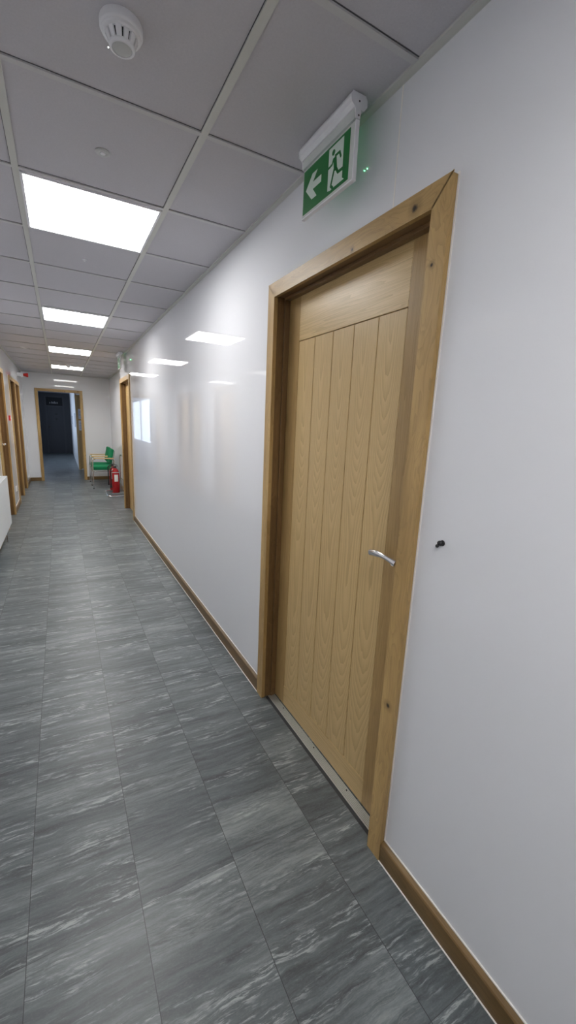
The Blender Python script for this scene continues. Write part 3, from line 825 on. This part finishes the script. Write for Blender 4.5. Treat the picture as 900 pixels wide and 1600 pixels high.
def make_ext():
    r = empty('fire_extinguisher')
    R = 0.070
    b = BM(); lathe(b, [(0, 0), (R - 0.01, 0), (R, 0.012), (R, 0.40), (R * 0.93, 0.435), (R * 0.68, 0.470), (0.026, 0.488), (0.022, 0.50), (0, 0.50)], n=40); obj('body', b, M_red, r, 40)
    b = BM(); lathe(b, [(0.0, 0.498), (0.020, 0.498), (0.020, 0.535), (0.014, 0.545), (0.0, 0.545)], n=24); tube(b, [(0, 0, 0.52), (-0.045, 0, 0.52)], 0.010, 12); obj('valve', b, M_black, r, 40)
    b = BM(); box(b, -0.055, 0.05, -0.011, 0.011, 0.540, 0.548, 0.002, seg=1)
    t = bmesh.new(); box(t, -0.075, 0.04, -0.011, 0.011, -0.004, 0.004, 0.002, seg=1); merge(b, t, Matrix.Translation((-0.005, 0, 0.572)) @ Matrix.Rotation(math.radians(14), 4, 'Y')); obj('lever', b, M_black, r)
    b = BM(); tube(b, rounded([(-0.045, 0, 0.52), (-0.092, 0.0, 0.50), (-0.092, 0.01, 0.20)], 0.05, 8), 0.011, 12)
    tube(b, [(-0.092, 0.01, 0.20), (-0.092, 0.012, 0.10)], 0.012, 12, radii=[0.012, 0.020]); obj('hose', b, M_black, r, 50)
    # curved label facing the corridor
    b = BM(); n = 14; a0, a1 = math.radians(-118), math.radians(-58); v = []
    for k in range(n + 1):
        a = a0 + (a1 - a0) * k / n
        v.append([b.verts.new(((R + 0.0012) * math.cos(a), (R + 0.0012) * math.sin(a), z)) for z in (0.235, 0.375)])
    for k in range(n): b.faces.new((v[k][0], v[k + 1][0], v[k + 1][1], v[k][1]))
    obj('label', b, M_label, r, 60)
    b = BM(); lathe(b, [(R, 0.412), (R + 0.0012, 0.412), (R + 0.0012, 0.424), (R, 0.424)], n=40); obj('band', b, M_cap, r, 40)
    return r
ex = make_ext(); ex.location = (0.0, 8.95, 0.0572)
tag(ex, 'nearer red fire extinguisher with a white label on the chrome stand', 'fire extinguisher', 'fire extinguishers on the stand')
e2 = copy_tree(ex); e2.location = (-0.01, 9.35, 0.0572)
tag(e2, 'farther red fire extinguisher behind the first, next to the green chair', 'fire extinguisher', 'fire extinguishers on the stand')

# ------------------------------------------------------------------ daylight outside the lobby window
wd = bpy.data.worlds.new('sky'); sc.world = wd; wd.use_nodes = True
bg = wd.node_tree.nodes['Background']; bg.inputs[0].default_value = (0.66, 0.80, 1.0, 1); bg.inputs[1].default_value = 1.55
pl = bpy.data.lights.new('window_portal', 'AREA'); pl.shape = 'RECTANGLE'; pl.size = WY1 - WY0; pl.size_y = WZ1 - WZ0
pl.cycles.is_portal = True
po = newobj('window_portal', pl); po.location = (XL - 0.21, (WY0 + WY1) / 2, (WZ0 + WZ1) / 2)
po.rotation_euler = (PI / 2, 0, -PI / 2)

# ------------------------------------------------------------------ camera
cam = bpy.data.cameras.new('camera'); co = newobj('camera', cam); sc.camera = co
F, PITCH, YAW, ROLL, A_, HC = 632.781, -0.206930, 0.511779, 0.042802, 0.935459, 1.532178
cam.sensor_fit = 'VERTICAL'; cam.sensor_height = 36.0; cam.sensor_width = 36.0; cam.lens = F * 36.0 / 1600.0
cam.clip_start = 0.02; cam.clip_end = 100
fw = Vector((math.sin(YAW), math.cos(YAW), 0)); rt = Vector((math.cos(YAW), -math.sin(YAW), 0)); up = Vector((0, 0, 1))
f2 = fw * math.cos(PITCH) + up * math.sin(PITCH); u2 = up * math.cos(PITCH) - fw * math.sin(PITCH)
r3 = rt * math.cos(ROLL) + u2 * math.sin(ROLL); u3 = u2 * math.cos(ROLL) - rt * math.sin(ROLL)
co.matrix_world = Matrix(((r3.x, u3.x, -f2.x, -A_), (r3.y, u3.y, -f2.y, 0), (r3.z, u3.z, -f2.z, HC), (0, 0, 0, 1)))

vs = sc.view_settings
vs.view_transform = 'Standard'; vs.look = 'None'; vs.gamma = 1.0; vs.use_curve_mapping = False
vs.exposure = 0.52
try:
    sc.cycles.use_denoising = True
    sc.cycles.max_bounces = 12; sc.cycles.diffuse_bounces = 6; sc.cycles.glossy_bounces = 6
    sc.cycles.sample_clamp_indirect = 8.0
except Exception:
    pass
